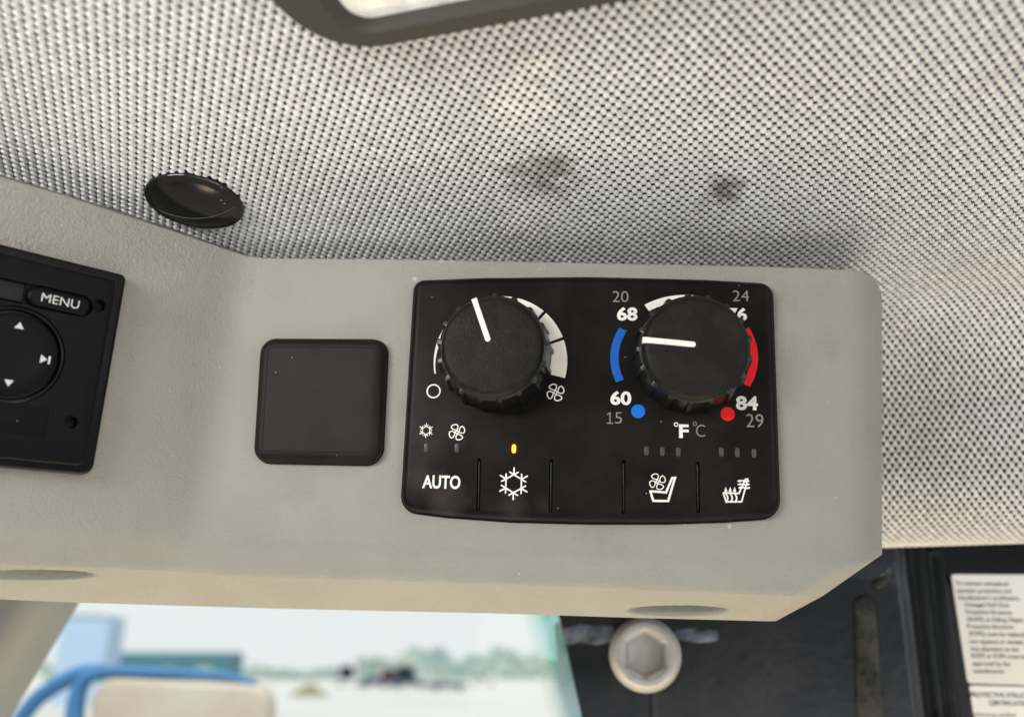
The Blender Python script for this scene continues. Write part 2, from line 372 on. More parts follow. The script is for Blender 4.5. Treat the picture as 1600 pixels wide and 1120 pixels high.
def build_headliner():
    # dark backing sheet, a closed slab 4 mm thick
    ts = list(np.linspace(-.42, bend0, 12)) + list(np.linspace(bend0, TEND, 60)[1:]); ss = np.linspace(-.50, .62, 14)
    V = []; Fc = []; ns = len(ss)
    for h in (-.0007, -.005):
        for t in ts:
            for s in ss: V.append(W(ceil_pt(s, t, h)[0]))
    nt_ = len(ts)
    for k in range(2):
        o = k * nt_ * ns
        for i in range(nt_ - 1):
            for j in range(ns - 1):
                q = (o + i * ns + j, o + i * ns + j + 1, o + (i + 1) * ns + j + 1, o + (i + 1) * ns + j); Fc.append(q if k else q[::-1])
    head = mesh_obj('headliner', V, Fc, M['backing'])
    head['kind'] = 'structure'
    # thread lobes
    seg = 12
    th = np.arange(seg) * 2 * np.pi / seg + np.pi / seg
    ex = 2 / 3.2
    cu = np.sign(np.cos(th)) * np.abs(np.cos(th)) ** ex; cv = np.sign(np.sin(th)) * np.abs(np.sin(th)) ** ex
    rings = [(1.0, -.0005), (.88, .0001), (.5, .00030)]
    tmpl = [(k * .315 * LA * a, k * .33 * LB * b, z) for k, z in rings for a, b in zip(cu, cv)] + [(0, 0, .00037)]
    tmpl = np.array(tmpl); nv = len(tmpl)
    tf = []
    for r in range(2):
        for i in range(seg):
            j = (i + 1) % seg; tf.append((r * seg + i, r * seg + j, (r + 1) * seg + j)); tf.append((r * seg + i, (r + 1) * seg + j, (r + 1) * seg + i))
    for i in range(seg): tf.append((2 * seg + i, 2 * seg + (i + 1) % seg, 3 * seg))
    tf = np.array(tf)
    VV = []; n = 0
    Rm = np.array(RC); C = np.array(CAM)
    cache = {}
    for j2 in range(int(-.40 / LB * 2), int(TEND / LB * 2)):
        t = j2 * LB / 2
        for i in range(int(-.5 / LA), int(.6 / LA)):
            s = (i + (.5 if j2 % 2 else 0)) * LA + SH * t
            P, td, nn = ceil_pt(s, t)
            if P[2] > -.05: continue
            px = 800 + F * P[0] / -P[2]; py = 560 - F * P[1] / -P[2]
            if not (-170 < px < 1880 and -110 < py < 930): continue
            if 430 < px < 1270 and py > 452 or px <= 420 and py > 300 + px * .37: continue
            if in_hatch(s, t) or math.hypot(s - PLUG[0], t - PLUG[1]) < .0153: continue
            jit = rng.normal(0, 1, 4)
            T = tmpl * np.array([1 + .03 * jit[0], 1 + .03 * jit[1], 1 + .06 * jit[2]])
            P = P + FC.x * jit[3] * 3e-5
            VV.append(P[None] + T[:, :1] * FC.x[None] + T[:, 1:2] * td[None] + T[:, 2:] * nn[None]); n += 1
    VV = np.concatenate(VV) @ Rm.T + C
    FF = (tf[None] + (np.arange(n) * nv)[:, None, None]).reshape(-1, 3)
    if AWAY > 0: pass
    me = bpy.data.meshes.new('woven_fabric'); me.vertices.add(len(VV)); me.vertices.foreach_set('co', VV.ravel().astype(np.float32))
    me.loops.add(FF.size); me.loops.foreach_set('vertex_index', FF.ravel().astype(np.int32))
    me.polygons.add(len(FF)); me.polygons.foreach_set('loop_start', np.arange(len(FF), dtype=np.int32) * 3); me.polygons.foreach_set('loop_total', np.full(len(FF), 3, np.int32))
    me.update(calc_edges=True); me.polygons.foreach_set('use_smooth', np.ones(len(FF), bool))
    o = link('woven_fabric', me, M['fabric'], head); o['kind'] = 'stuff'
    o['label'] = 'pale grey open weave of headliner fabric'
    print('lobes', n, 'tris', len(FF))

# roof hatch outline in ceiling (s,t) coordinates
def st(px, py): d = FC.hit(px, py) - FC.o; return np.array([d @ FC.x, d @ FC.y * AWAY])
hc_out = st(497, 74); hc_in = st(556, 30)
hd = nrm(st(950, 0) - st(620, 62)); hs = nrm(st(436, 0) - st(446, 12))   # edge directions: right along front edge, back along left edge
def quad(c, l1, l2): return [c, c + hd * l1, c + hd * l1 + hs * l2, c + hs * l2]
H_OUT = quad(hc_out, .44, .34); H_IN = quad(hc_in, .42, .32)
hm = np.linalg.inv(np.stack([hd, hs], 1))
def in_hatch(s, t):
    k = hm @ (np.array([s, t]) - hc_out); return k[0] > .004 and k[1] > .004

PLUG = st(305, 314)
build_headliner()

def build_hatch():
    th = thing('roof_hatch', 'opal roof hatch in dark rubber trim at top of the headliner', 'roof hatch', Matrix.Identity(4))
    def ring(poly_a, ha, poly_b, hb): pass
    def ccw(p):
        p = np.array(p); a = sum(p[i][0] * p[(i + 1) % len(p)][1] - p[(i + 1) % len(p)][0] * p[i][1] for i in range(len(p)))
        return p if a > 0 else p[::-1]
    out = rounded(ccw(H_OUT), .024, 10); inn = rounded(ccw(H_IN), .0065, 10); n = len(out)
    def Pt(p, h): return W(FC.o + FC.x * p[0] + FC.y * AWAY * p[1] + FC.n * h)
    mid = (out * .85 + inn * .15); mid2 = (out * .15 + inn * .85)
    V = []; Fc = []
    for poly, h in ((out, -.002), (out, .0025), (mid, .005), (mid2, .005), (inn, .003), (inn, -.02)):
        V += [Pt(p, h) for p in poly]
    for r in range(5):
        for i in range(n): j = (i + 1) % n; Fc.append((r * n + i, r * n + j, (r + 1) * n + j, (r + 1) * n + i))
    mesh_obj('trim', V, Fc, M['hatch'], th)
    pv = [Pt(p, .0008) for p in offset(inn, -.001)] + [Pt(p, -.004) for p in offset(inn, -.001)]
    m = len(inn)
    mesh_obj('pane', pv, [tuple(range(m)), tuple(reversed(range(m, 2 * m)))] + [(i, m + i, m + (i + 1) % m, (i + 1) % m) for i in range(m)], M['hatchpane'], th, True)
build_hatch()

def build_plug():
    c = st(305, 314); P = FC.o + FC.x * c[0] + FC.y * AWAY * c[1]
    fr = Frame(P, FC.x, FC.n)
    R = .0162
    pr = [(R, -.001), (R, .0007), (R * .99, .0010), (R * .96, .0012), (R * .93, .0011), (R * .8, .0019), (R * .6, .0028), (R * .4, .0034), (R * .2, .0037), (R * .06, .0038)]
    V, Fc = lathe_data(pr, 56)
    th = thing('round_plug', 'glossy black round plug set in the woven headliner', 'plug', fr.matrix())
    mesh_obj('cap', V, Fc, M['plug'], th)
    a = np.array(fr.loc(249, 322)); b = np.array(fr.loc(368, 317)); c2 = np.array(fr.loc(310, 328))
    pts = [(1 - k) ** 2 * a + 2 * k * (1 - k) * (2 * c2 - (a + b) / 2) + k * k * b for k in np.linspace(0, 1, 16)]
    V = []; Fc = []
    for i, p in enumerate(pts):
        r = np.linalg.norm(p); z = np.interp(r, [0, .06 * R, .2 * R, .4 * R, .6 * R, .8 * R, .93 * R, .96 * R, R], [.0038, .0038, .0037, .0034, .0028, .0019, .0011, .0012, .0009])
        w = .00011
        V += [(p[0], p[1] - w, z), (p[0], p[1], z + .00014), (p[0], p[1] + w, z)]
    for i in range(15):
        for k in range(2): Fc.append((3 * i + k, 3 * i + 3 + k, 3 * i + 4 + k, 3 * i + 1 + k))
    mesh_obj('pale_line', V, Fc, M['capline'], th)  # thin raised line across the cap, paler than the plug
build_plug()

# ------------------------------------------------------------------ overhead console
def interp(tab, x): return float(np.interp(x, [a for a, b in tab], [b for a, b in tab]))
T_TAB = [(0, 276), (100, 305), (200, 337), (300, 370), (350, 388), (385, 399), (420, 403), (600, 404), (900, 410), (1200, 416), (1335, 421), (1352, 425), (1364, 432), (1373, 444), (1378, 462)]
C_TAB = [(0, 818), (100, 827), (250, 841), (420, 851), (780, 860), (1000, 868), (1250, 874), (1350, 875), (1365, 873), (1378, 866)]
D_TAB = [(0, 880), (200, 887), (400, 900), (780, 911), (1000, 920), (1250, 931)]
E_TAB = [(0, 936), (120, 941), (420, 950), (780, 958), (1000, 965), (1200, 970)]
def zsmin(a, b, k=.010):
    h = max(k - abs(a - b), 0) / k; return min(a, b) - h * h * h * k / 6
def face_pt(px, py):
    r = ray(px, py); za = (FA.o @ FA.n) / (r @ FA.n); zb = (FB.o @ FB.n) / (r @ FB.n)
    z = zsmin(za, zb)
    if px > 1318:
        q = min((px - 1318) / 60.5, 1.0); z += .016 * (1 - math.sqrt(max(0, 1 - q ** 2.2)))
    return r * z
def strip_pt(base, px, py, ang):
    """next profile row: ray through (px,py) meets the plane through base, tilted to face down by ang"""
    n = nrm(np.array([-.05, -math.sin(ang), math.cos(ang)])); r = ray(px, py); return r * ((base @ n) / (r @ n))
def build_console():
    th = thing('overhead_console', 'grey grained plastic overhead console holding the radio and climate controls', 'console', Matrix.Identity(4))
    xs = list(np.linspace(0, 230, 60)) + list(np.linspace(230, 430, 32)[1:]) + list(np.linspace(430, 1300, 230)[1:]) + list(np.linspace(1300, 1378, 26)[1:])
    xs = np.array(xs)
    def remap(x, xe):                                  # lower rows end further left (slanted end)
        return np.where(x < 900, x, 900 + (x - 900) * (xe - 900) / (1378 - 900))
    rows = []
    back = nrm(np.array([0, .0, -1.0]))
    up = np.array([0, .06, -1.0])
    yT = np.array([interp(T_TAB, x) for x in xs]); yC = np.array([interp(C_TAB, x) for x in xs])
    main = []
    fr = [0, .004, .010, .02] + list(np.linspace(.05, .95, 16)) + [.972]
    main = [[face_pt(x, a + (b - a) * f) for x, a, b in zip(xs, yT, yC)] for f in fr]
    # soft top edge
    top0 = [p - nA * .0015 for p in main[0]]; main[0] = [p - nA * .0004 for p in main[0]]
    topb = [p + up * .07 for p in top0]
    rows += [topb, top0] + main
    C = [face_pt(x, y) for x, y in zip(xs, yC)]
    xD = remap(xs, 1285.); xE = remap(xs, 1212.)
    yD = np.array([interp(D_TAB, min(x, 1285)) for x in xD]); yE = np.array([interp(E_TAB, min(x, 1212)) for x in xE])
    s1 = []
    for f in (.22, .4, .6, .82):
        s1.append([strip_pt(c, x0 + (x1 - x0) * f, y0 + (y1 - y0) * f, math.radians(13)) for c, x0, x1, y0, y1 in zip(C, xs, xD, yC, yD)])
    D = [strip_pt(c, x1, y1, math.radians(13)) for c, x1, y1 in zip(C, xD, yD)]
    s2 = []
    fs = list(np.linspace(.05, .96, 60))
    nd = nrm(np.array([0, -math.sin(math.radians(51)), math.cos(math.radians(51))]))
    for f in fs:
        rr = []
        for d, x0, x1, y0, y1 in zip(D, xD, xE, yD, yE):
            x = x0 + (x1 - x0) * f; y = y0 + (y1 - y0) * f
            p = strip_pt(d, x, y, math.radians(51))
            for cx, cy, rx, ry in ((1060, 954, 84, 8.5), (52, 898, 100, 8)):
                k = ((x - cx) / rx) ** 2 + ((y - cy) / ry) ** 2
                if k < 1: p = p - nd * .0045 * min(1, (1 - k) * 1.6) ** 1.2
            rr.append(p)
        s2.append(rr)
    E = [strip_pt(d, x1, y1, math.radians(51)) for d, x1, y1 in zip(D, xE, yE)]
    E1 = [e + np.array([0, -.0002, -.004]) for e in E]; E2 = [e + np.array([0, .002, -.012]) for e in E]; E3 = [e + np.array([0, .012, -.05]) for e in E]
    rows += [C] + s1 + [D] + s2 + [E, E1, E2, E3]
    # side return at the right end, extension of the wing at the left
    V = []; Fc = []
    ext = FB.x * -.11
    for r in rows:
        last = r[-1]
        full = [r[0] + ext, r[0] + ext * .5] + list(r) + [last + np.array([-.0002, .0, -.01]), last + np.array([-.001, .004, -.06])]
        V += [W(p) for p in full]
    m = len(xs) + 4
    for i in range(len(rows) - 1):
        for j in range(m - 1): Fc.append((i * m + j, (i + 1) * m + j, (i + 1) * m + j + 1, i * m + j + 1))
    mesh_obj('shell', V, Fc, M['console'], th, True, 60)
build_console()

# ------------------------------------------------------------------ climate control panel
HP = .0045                                          # the face stands this far off the console
def panel_outline():
    f = lambda x, y: np.array(FA.loc(x, y, 0.0))
    pts = [f(629, 797)] + [f(x, y) for x, y in ((700, 806), (800, 813), (920, 816), (1040, 816), (1130, 813))] + [f(1216, 807), f(1204, 447)] + [f(x, y) for x, y in ((1100, 441), (920, 436.5), (760, 438))] + [f(650, 442)]
    rad = [.0055] + [.06] * 5 + [.0062, .0042] + [.06] * 3 + [.0034]
    # straight-ish sub-corners are not rounded
    rad = [r if r < .05 else 0 for r in rad]
    return rounded(pts, rad, 8)
def build_panel():
    th = thing('climate_control_panel', 'black climate control panel with fan and temperature knobs and five buttons', 'control panel', FA.matrix())
    L = lambda x, y, h=HP: np.array(FA.loc(x, y, h))
    out = panel_outline()
    plate('shadow_rim', offset(out, -.0007), -.001, .0009, .0004, M['deep'], th, 2)  # deep black rim drawn as the shadow line round the face
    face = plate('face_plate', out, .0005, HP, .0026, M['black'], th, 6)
    slots = [((749, 716), (747, 797)), ((861.5, 717), (860, 800)), ((974.5, 719), (974.5, 802)), ((1090, 721), (1091, 801))]
    cutters = []
    for a, b in slots:
        A, B = L(*a), L(*b); d = nrm(B - A); n = np.array([-d[1], d[0]]) * .00062
        poly = rounded([A - n, B - n, B + n, A + n], .0005, 4); cutters.append(prism(poly, HP - .0022, HP + .002))
    bpy.context.view_layer.update()
    cut(face, cutters)
    for a, b in slots:
        A, B = L(*a), L(*b); d = nrm(B - A); A2 = A + d * .0008; B2 = B - d * .0004; n = np.array([-d[1], d[0]]) * .00036
        plate('button_divider', rounded([A2 - n, B2 - n, B2 + n, A2 + n], .0003, 3), HP - .0024, HP - .0003, .0003, M['gloss'], th, 3)
    # indicator lamps
    for x, y, on in ((666, 699, 0), (714, 700, 0), (803, 701, 1), (1010, 704, 0), (1035, 705, 0), (1060, 706, 0), (1127, 706, 0), (1152, 706.5, 0), (1178, 708, 0)):
        c = L(x, y); w, hh = (.00072, .00152)
        poly = rounded([c + (-w, -hh), c + (w, -hh), c + (w, hh), c + (-w, hh)], .00066, 5)
        o = plate('indicator_light', poly, HP - .001, HP + .00018, .0001, M['led_on' if on else 'led_off'], th, 2)
        if on:
            o['label'] = 'indicator glowing amber'
            plate('lens_core', offset(poly, .00028), HP, HP + .00026, .0001, M['led_core'], o, 2)
            ld = bpy.data.lights.new('indicator_glow', 'POINT'); ld.energy = .00035; ld.color = (1, .45, .03); ld.shadow_soft_size = .0006
            lo = bpy.data.objects.new('indicator_glow', ld); COL.objects.link(lo); lo.location = W(FA.pt(c[0], c[1], HP + .0014))
    tp = lambda name, s, box, m, b=0., w=None: text_part(name, s, FA, box, HP, M[m], th, b)
    for s, box, m, b in (('68', (964, 480, 996, 501), 'white', .035), ('60', (953.5, 611, 986.5, 632.5), 'white', .035), ('76', (1136, 481, 1167, 501.5), 'white', .035), ('84', (1150, 619, 1184, 640.5), 'white', .035),
                         ('20', (957, 455, 982, 472), 'grey', -.008), ('24', (1145, 454, 1170, 470.5), 'grey', -.008), ('5', (960.8, 644, 972, 661.5), 'grey', -.008), ('29', (1166, 647, 1192.5, 667), 'grey', -.008),
                         ('F', (1061, 663, 1076, 684), 'white', .035), ('C', (1087.5, 663.5, 1101.5, 682), 'grey', -.008), ('AUTO', (659.5, 743, 720, 762.5), 'white', .027)):
        tp('numeral' if s.isdigit() else 'lettering', s, box, m, b)
    def strokes(name, lines, w, m, closed=None):
        V, Fc = stroke_data(lines, w, HP, closed=closed); return mesh_obj(name, V, Fc, M[m], th, False)
    pxm = .30 / F                                      # metres per photo pixel on the face
    ringp = lambda c, r: [c + r * np.array([math.cos(t), math.sin(t)]) for t in np.linspace(0, 2 * math.pi, 24, endpoint=False)]
    strokes('degree_mark', [ringp(L(1056.5, 663), 2.7 * pxm)], 1.5 * pxm, 'white', [True])
    strokes('degree_mark', [ringp(L(1085.8, 662), 2.6 * pxm)], 1.1 * pxm, 'grey', [True])
    strokes('numeral', [[L(949.2, 647.2), L(953.4, 644.8), L(953.0, 661)], [L(948.6, 661), L(957.4, 661.2)]], 1.7 * pxm, 'grey', [False, False])
    strokes('off_symbol', [ringp(L(677.5, 611), 10.2 * pxm)], 2.3 * pxm, 'white', [True])
    def fan(c, r, w):
        ls = []
        for k in range(4):
            t0 = math.radians(24 + 90 * k)
            lp = []
            for t in np.linspace(0, 2 * math.pi, 22, endpoint=False):
                u = .62 + .35 * math.cos(t); v = .37 * math.sin(t) * (1 + .38 * math.cos(t)) + .07 * math.cos(t)
                lp.append(c + r * np.array([u * math.cos(t0) - v * math.sin(t0), u * math.sin(t0) + v * math.cos(t0)]))
            ls.append(lp)
        ls.append(ringp(c, .16 * r))
        strokes('fan_symbol', ls, w, 'white', [True] * 5)
    fan(L(868, 613), 14.0 * pxm, 1.8 * pxm); fan(L(714, 675), 13.0 * pxm, 1.7 * pxm); fan(L(1027.3, 752.2), 12.6 * pxm, 1.5 * pxm)
    def flake(c, r, stem, barb, w):
        ls = []; cl = []
        vs = [c + r * np.array([math.sin(math.pi / 3 * k), math.cos(math.pi / 3 * k)]) for k in range(6)]
        ls.append(vs); cl.append(True)
        for k in range(6):
            o = nrm(vs[k] - c); ls.append([vs[k], vs[k] + o * stem]); cl.append(False)
            for nb in (vs[k - 1], vs[(k + 1) % 6]):
                d = nrm(vs[k] - nb); ls.append([vs[k], vs[k] + d * barb]); cl.append(False)
        strokes('snowflake_symbol', ls, w, 'white', cl)
    flake(L(802.5, 755.3), 13.6 * pxm, 10 * pxm, 7.5 * pxm, 2.3 * pxm); flake(L(665.8, 672.3), 6.4 * pxm, 4.8 * pxm, 3.6 * pxm, 1.25 * pxm)
    Z = lambda pts: [L(1000 + x / 8, 720 + y / 8) for x, y in pts]
    strokes('seat_symbol', [Z([(130, 380), (166, 497), (352, 500), (437, 210), (402, 212), (325, 392), (155, 378)])], 3.3 * pxm, 'white', [True])
    lines = [Z([(1042, 400), (1075, 508), (1270, 508), (1346, 226), (1316, 228), (1236, 405), (1062, 396)])]; cl = [True]
    for x in (1072, 1127, 1183):
        lines.append(Z([(x, 372), (x - 4, 400), (x + 22, 440), (x + 26, 470), (x + 8, 515)])); cl.append(False)
    for y, x in ((250, 1222), (293, 1225), (335, 1232)):
        lines.append(Z([(x + 20, y), (x + 60, y - 6), (x + 95, y + 8), (x + 135, y)])); cl.append(False)
    o = strokes('heated_seat_symbol', lines, 2.3 * pxm, 'white', cl)
    for x in (1072, 1127, 1183):
        mesh_obj('arrow_head', *prism(Z([(x - 21, 380), (x + 21, 380), (x, 322)]), HP, HP + 9e-5), M['white'], o, False)
    for y, x in ((250, 1212), (293, 1214), (335, 1222)):
        mesh_obj('arrow_head', *prism(Z([(x, y), (x + 38, y + 18), (x + 38, y - 18)]), HP, HP + 9e-5), M['white'], o, False)
    for y in (250, 293, 338):
        mesh_obj('arrow_tail', *prism(Z([(1335, y - 22), (1340, y + 8), (1370, y + 8)]), HP, HP + 1.0e-4), M['white'], o, False)
    # fan speed scale: wedge ring of seven blocks growing clockwise
    c = L(781.3, 564); R = 105 * pxm; gaps = [192, 163, 135, 106, 78, 49.5, 21, -14]
    for k in range(7):
        a0, a1 = gaps[k] - (1.4 if k else 0), gaps[k + 1] + (1.4 if k < 6 else 0); outer = []; inner = []
        for q in np.linspace(a0, a1, 12):
            f = (192 - q) / 206; tk = (2.4 + 26 * min(1, max(0, f - .03)) ** 1.05) * pxm
            d = np.array([math.cos(math.radians(q)), math.sin(math.radians(q))]); outer.append(c + d * R); inner.append(c + d * (R - tk))
        flat('fan_scale_block', np.array(inner + outer[::-1]), HP, M['ivory' if k > 1 else 'white'], th)
    # temperature scale
    def arc(name, a0, a1, m):
        o = []; i = []
        for q in np.linspace(math.radians(a0), math.radians(a1), 20):
            o.append(L(1069 + 115.5 * math.cos(q), 559 - 98 * math.sin(q))); i.append(L(1069 + 102.5 * math.cos(q), 559 - 86.5 * math.sin(q)))
        flat(name, np.array(i + o[::-1]) if a0 > a1 else np.array(o + i[::-1]), HP, M[m], th)
    arc('cool_arc', 151, 203, 'blue'); arc('middle_arc', 122.5, 62, 'white'); arc('warm_arc', 29, -27.5, 'red')
    flat('cool_dot', circle(L(997, 642.5), 10.6 * pxm, 32), HP, M['dotblue'], th); flat('warm_dot', circle(L(1137, 646.5), 10.6 * pxm, 32), HP, M['red'], th)
    # knobs
    def knob(base_px, point_px, seed, label):
        c = L(*base_px); r0 = .0186; H = .0158
        K = 17; ph = seed
        def rib(t, r, z):
            if z > HP + H - .0024 or r < .0168: return r
            q = ((t + ph) * K / (2 * math.pi)) % 1.0; q = abs(q - .5) * 2
            return r + .00085 * min(1, max(0, (.30 - q) / .10))
        z0 = HP
        pr = [(r0 + .0002, z0 + .0004), (r0, z0 + .0012), (r0 - .0004, z0 + .006), (r0 - .0009, z0 + H - .0040), (r0 - .0011, z0 + H - .0026), (r0 - .0017, z0 + H - .0022)]
        k = mesh_obj('knob', *lathe_data([(r0 - .0017, z0 + H - .003), (r0 - .0020, z0 + H - .0016), (r0 - .0028, z0 + H - .0005), (r0 - .0034, z0 + H - .00012), (r0 - .0042, z0 + H), (r0 * .6, z0 + H + .00025), (r0 * .2, z0 + H + .0003)], 96, c), M['knob'], th, True, 40)
        k['label'] = label
        mesh_obj('ribbed_skirt', *lathe_data(pr, 360, c, rib), M['skirt'], k, True, 28)
        # white pointer: on the cap, then over the rim
        ztop = z0 + H + .0003
        A = np.array(FA.loc(*point_px[0], ztop)); B = np.array(FA.loc(*point_px[1], ztop)); d = nrm(B - A); B = c + d * (r0 - .0018) if np.linalg.norm(B - c) < 9 else B
        A = A; n = np.array([-d[1], d[0]]) * .00092
        B = A + d * max(np.linalg.norm(B - A), .001)
        poly = rounded([A - n, B - n, B + n, A + n], [.0008, .0002, .0002, .0008], 5)
        plate('pointer', poly, ztop - .0032, ztop + .00045, .00025, M['pointer'], k, 3)
    knob((775.5, 556), ((763.5, 533.5), (740.5, 466)), .1, 'fan speed knob, pointer up')
    knob((1078, 558), ((1087, 538.5), (1003.5, 530.5)), .35, 'temperature knob, pointer to the left')
build_panel()

# ------------------------------------------------------------------ blank switch cover
def build_cover():
    f = lambda x, y: np.array(FA.loc(x, y, 0.0))
    th = thing('switch_blank', 'square black blank switch cover left of the climate panel', 'switch cover', FA.matrix())
    out = rounded([f(400, 723), f(598, 727), f(607, 532), f(412, 531)], [.0052, .0058, .0052, .0056], 9)
    plate('flange', offset(out, -.0003), -.001, .0008, .0005, M['deep'], th, 2)
    plate('cap', out, .0006, .0052, .0034, M['cover'], th, 8, dish=(.0002, .00018))
build_cover()

# ------------------------------------------------------------------ radio
def build_radio():
    th = thing('radio', 'black radio faceplate with MENU button and round control dial', 'radio', FB.matrix())
    HR = .0075
    f = lambda x, y, h=0.: np.array(FB.loc(x, y, h))
    TR = f(197, 434); BR = f(131, 742); wdt = .178
    TL = TR + (-wdt, 0.0); BL = np.array([TL[0], BR[1]]); BR = np.array([(BR[0] + TR[0]) / 2, BR[1]]); TR = np.array([BR[0], TR[1]])
    back = rounded([BL, BR, TR, TL], [.003, .0036, .002, .003], 8)
    plate('body', back, -.002, .0042, .0012, M['gloss'], th, 4)
    g = lambda x, y: f(x, y, HR)
    ft = g(189, 440); fb = g(127, 728); xr = (ft[0] + fb[0]) / 2
    front = rounded([(TL[0] + .002, fb[1]), (xr, fb[1]), (xr, ft[1]), (TL[0] + .002, ft[1])], [.002, .0028, .0016, .002], 8)
    face = plate('faceplate', front, .0035, HR, .0009, M['radio'], th, 4)
    holes = [(156, 477.5), (112, 660)]
    mc = [g(93, 470)]
    dial = g(20, 553.5)
    # button pill axis
    pl = g(60, 463.5); pr_ = g(126, 477.5); hw = .0029
    pill = rounded([(pl[0] - hw, pl[1] - hw), (pr_[0] + hw, pl[1] - hw), (pr_[0] + hw, pl[1] + hw), (pl[0] - hw, pl[1] + hw)], hw * .98, 10)
    pc = np.array([(pl[0] + pr_[0]) / 2, pl[1]])
    bpy.context.view_layer.update()
    r_ring = np.linalg.norm(g(101, 566) - dial)
    cutters = [prism(circle(g(*p), .00185, 24), HR - .003, HR + .002) for p in holes]
    cutters += [prism(offset(pill, -.0006), HR - .0018, HR + .002), prism(circle(dial, r_ring, 64), HR - .002, HR + .003)]
    bandL = TL[0] + .03
    band = [(bandL, pc[1] - .0032), (pl[0] + .004, pc[1] - .0032), (pl[0] + .004, pc[1] + .0032), (bandL, pc[1] + .0032)]
    cutters.append(prism(band, HR - .0012, HR + .002))
    cut(face, cutters)
    for p in holes:
        c = g(*p); mesh_obj('screw_hole', *lathe_data([(.0023, HR - .0001), (.00225, HR + .00016), (.0019, HR + .0001), (.00178, HR - .0006), (.0017, HR - .0028), (.0004, HR - .0029)], 28, c), M['radio'], th)
    b = plate('menu_button', pill, HR - .0018, HR + .0007, .0011, M['radio'], th, 5)
    text_part('lettering', 'MENU', FB, None, HR + .0007, M['radio_white'], b, 0.0, local=(pc[0], pc[1], .0108, .0026))
    bb = [(bandL + .0003, pc[1] - .003), (pl[0] - hw - .0008, pc[1] - .003), (pl[0] - hw - .0008, pc[1] + .003), (bandL + .0003, pc[1] + .003)]
    plate('display_bar', np.array(bb), HR - .0014, HR - .0004, .0006, M['gloss'], th, 4)
    rr = r_ring
    ring = mesh_obj('dial_ring', *lathe_data([(rr - .0002, HR - .002), (rr - .0003, HR + .0002), (rr - .0007, HR + .0006), (rr - .0012, HR + .0004), (rr - .0017, HR - .001), (.001, HR - .0012)], 72, dial), M['gloss'], th)
    rd = rr - .0021
    dl = mesh_obj('dial', *lathe_data([(rd, HR - .0018), (rd, HR + .0004), (rd - .0003, HR + .0009), (rd - .001, HR + .0012), (rd * .6, HR + .0009), (rd * .25, HR + .0007)], 72, dial), M['radio'], th)
    hz = HR + .00105
    def tri(c, dirn, s):
        c = np.array(c); d = np.array(dirn, float); n = np.array([-d[1], d[0]])
        return np.array([c + d * s, c - d * s * .8 + n * s * 1.15, c - d * s * .8 - n * s * 1.15])
    R7 = np.linalg.norm(f(70, 562, hz) - dial)
    q = .0011
    for nm, pos, dr in (('up_arrow', (0, R7), (0, 1)), ('down_arrow', (0, -R7), (0, -1)), ('skip_arrow', (R7 - .0004, 0), (1, 0)), ('back_arrow', (-R7 + .0004, 0), (-1, 0))):
        flat(nm, tri(dial + pos, dr, q), hz + .0001, M['radio_white'], dl)
    for sx in (1, -1):
        bx = dial + np.array([sx * (R7 + .0012), 0]); flat('skip_bar', np.array([bx + (-.0003, -.0012), bx + (.0003, -.0012), bx + (.0003, .0012), bx + (-.0003, .0012)]), hz + .0001, M['radio_white'], dl)
    fl = [(g(0, 685)[0] - .05, g(70, 686)[1]), (g(75, 660)[0], g(70, 686)[1]), (g(75, 660)[0], g(75, 637)[1]), (g(0, 685)[0] - .05, g(75, 637)[1])]
    po = rounded(fl, .0012, 5)
    plate('cover_flap_gap', po, HR - .001, HR + .00005, .00002, M['deep'], th, 2)
    plate('cover_flap', offset(po, .00022), HR - .001, HR + .00012, .00008, M['radio'], th, 2)
build_radio()

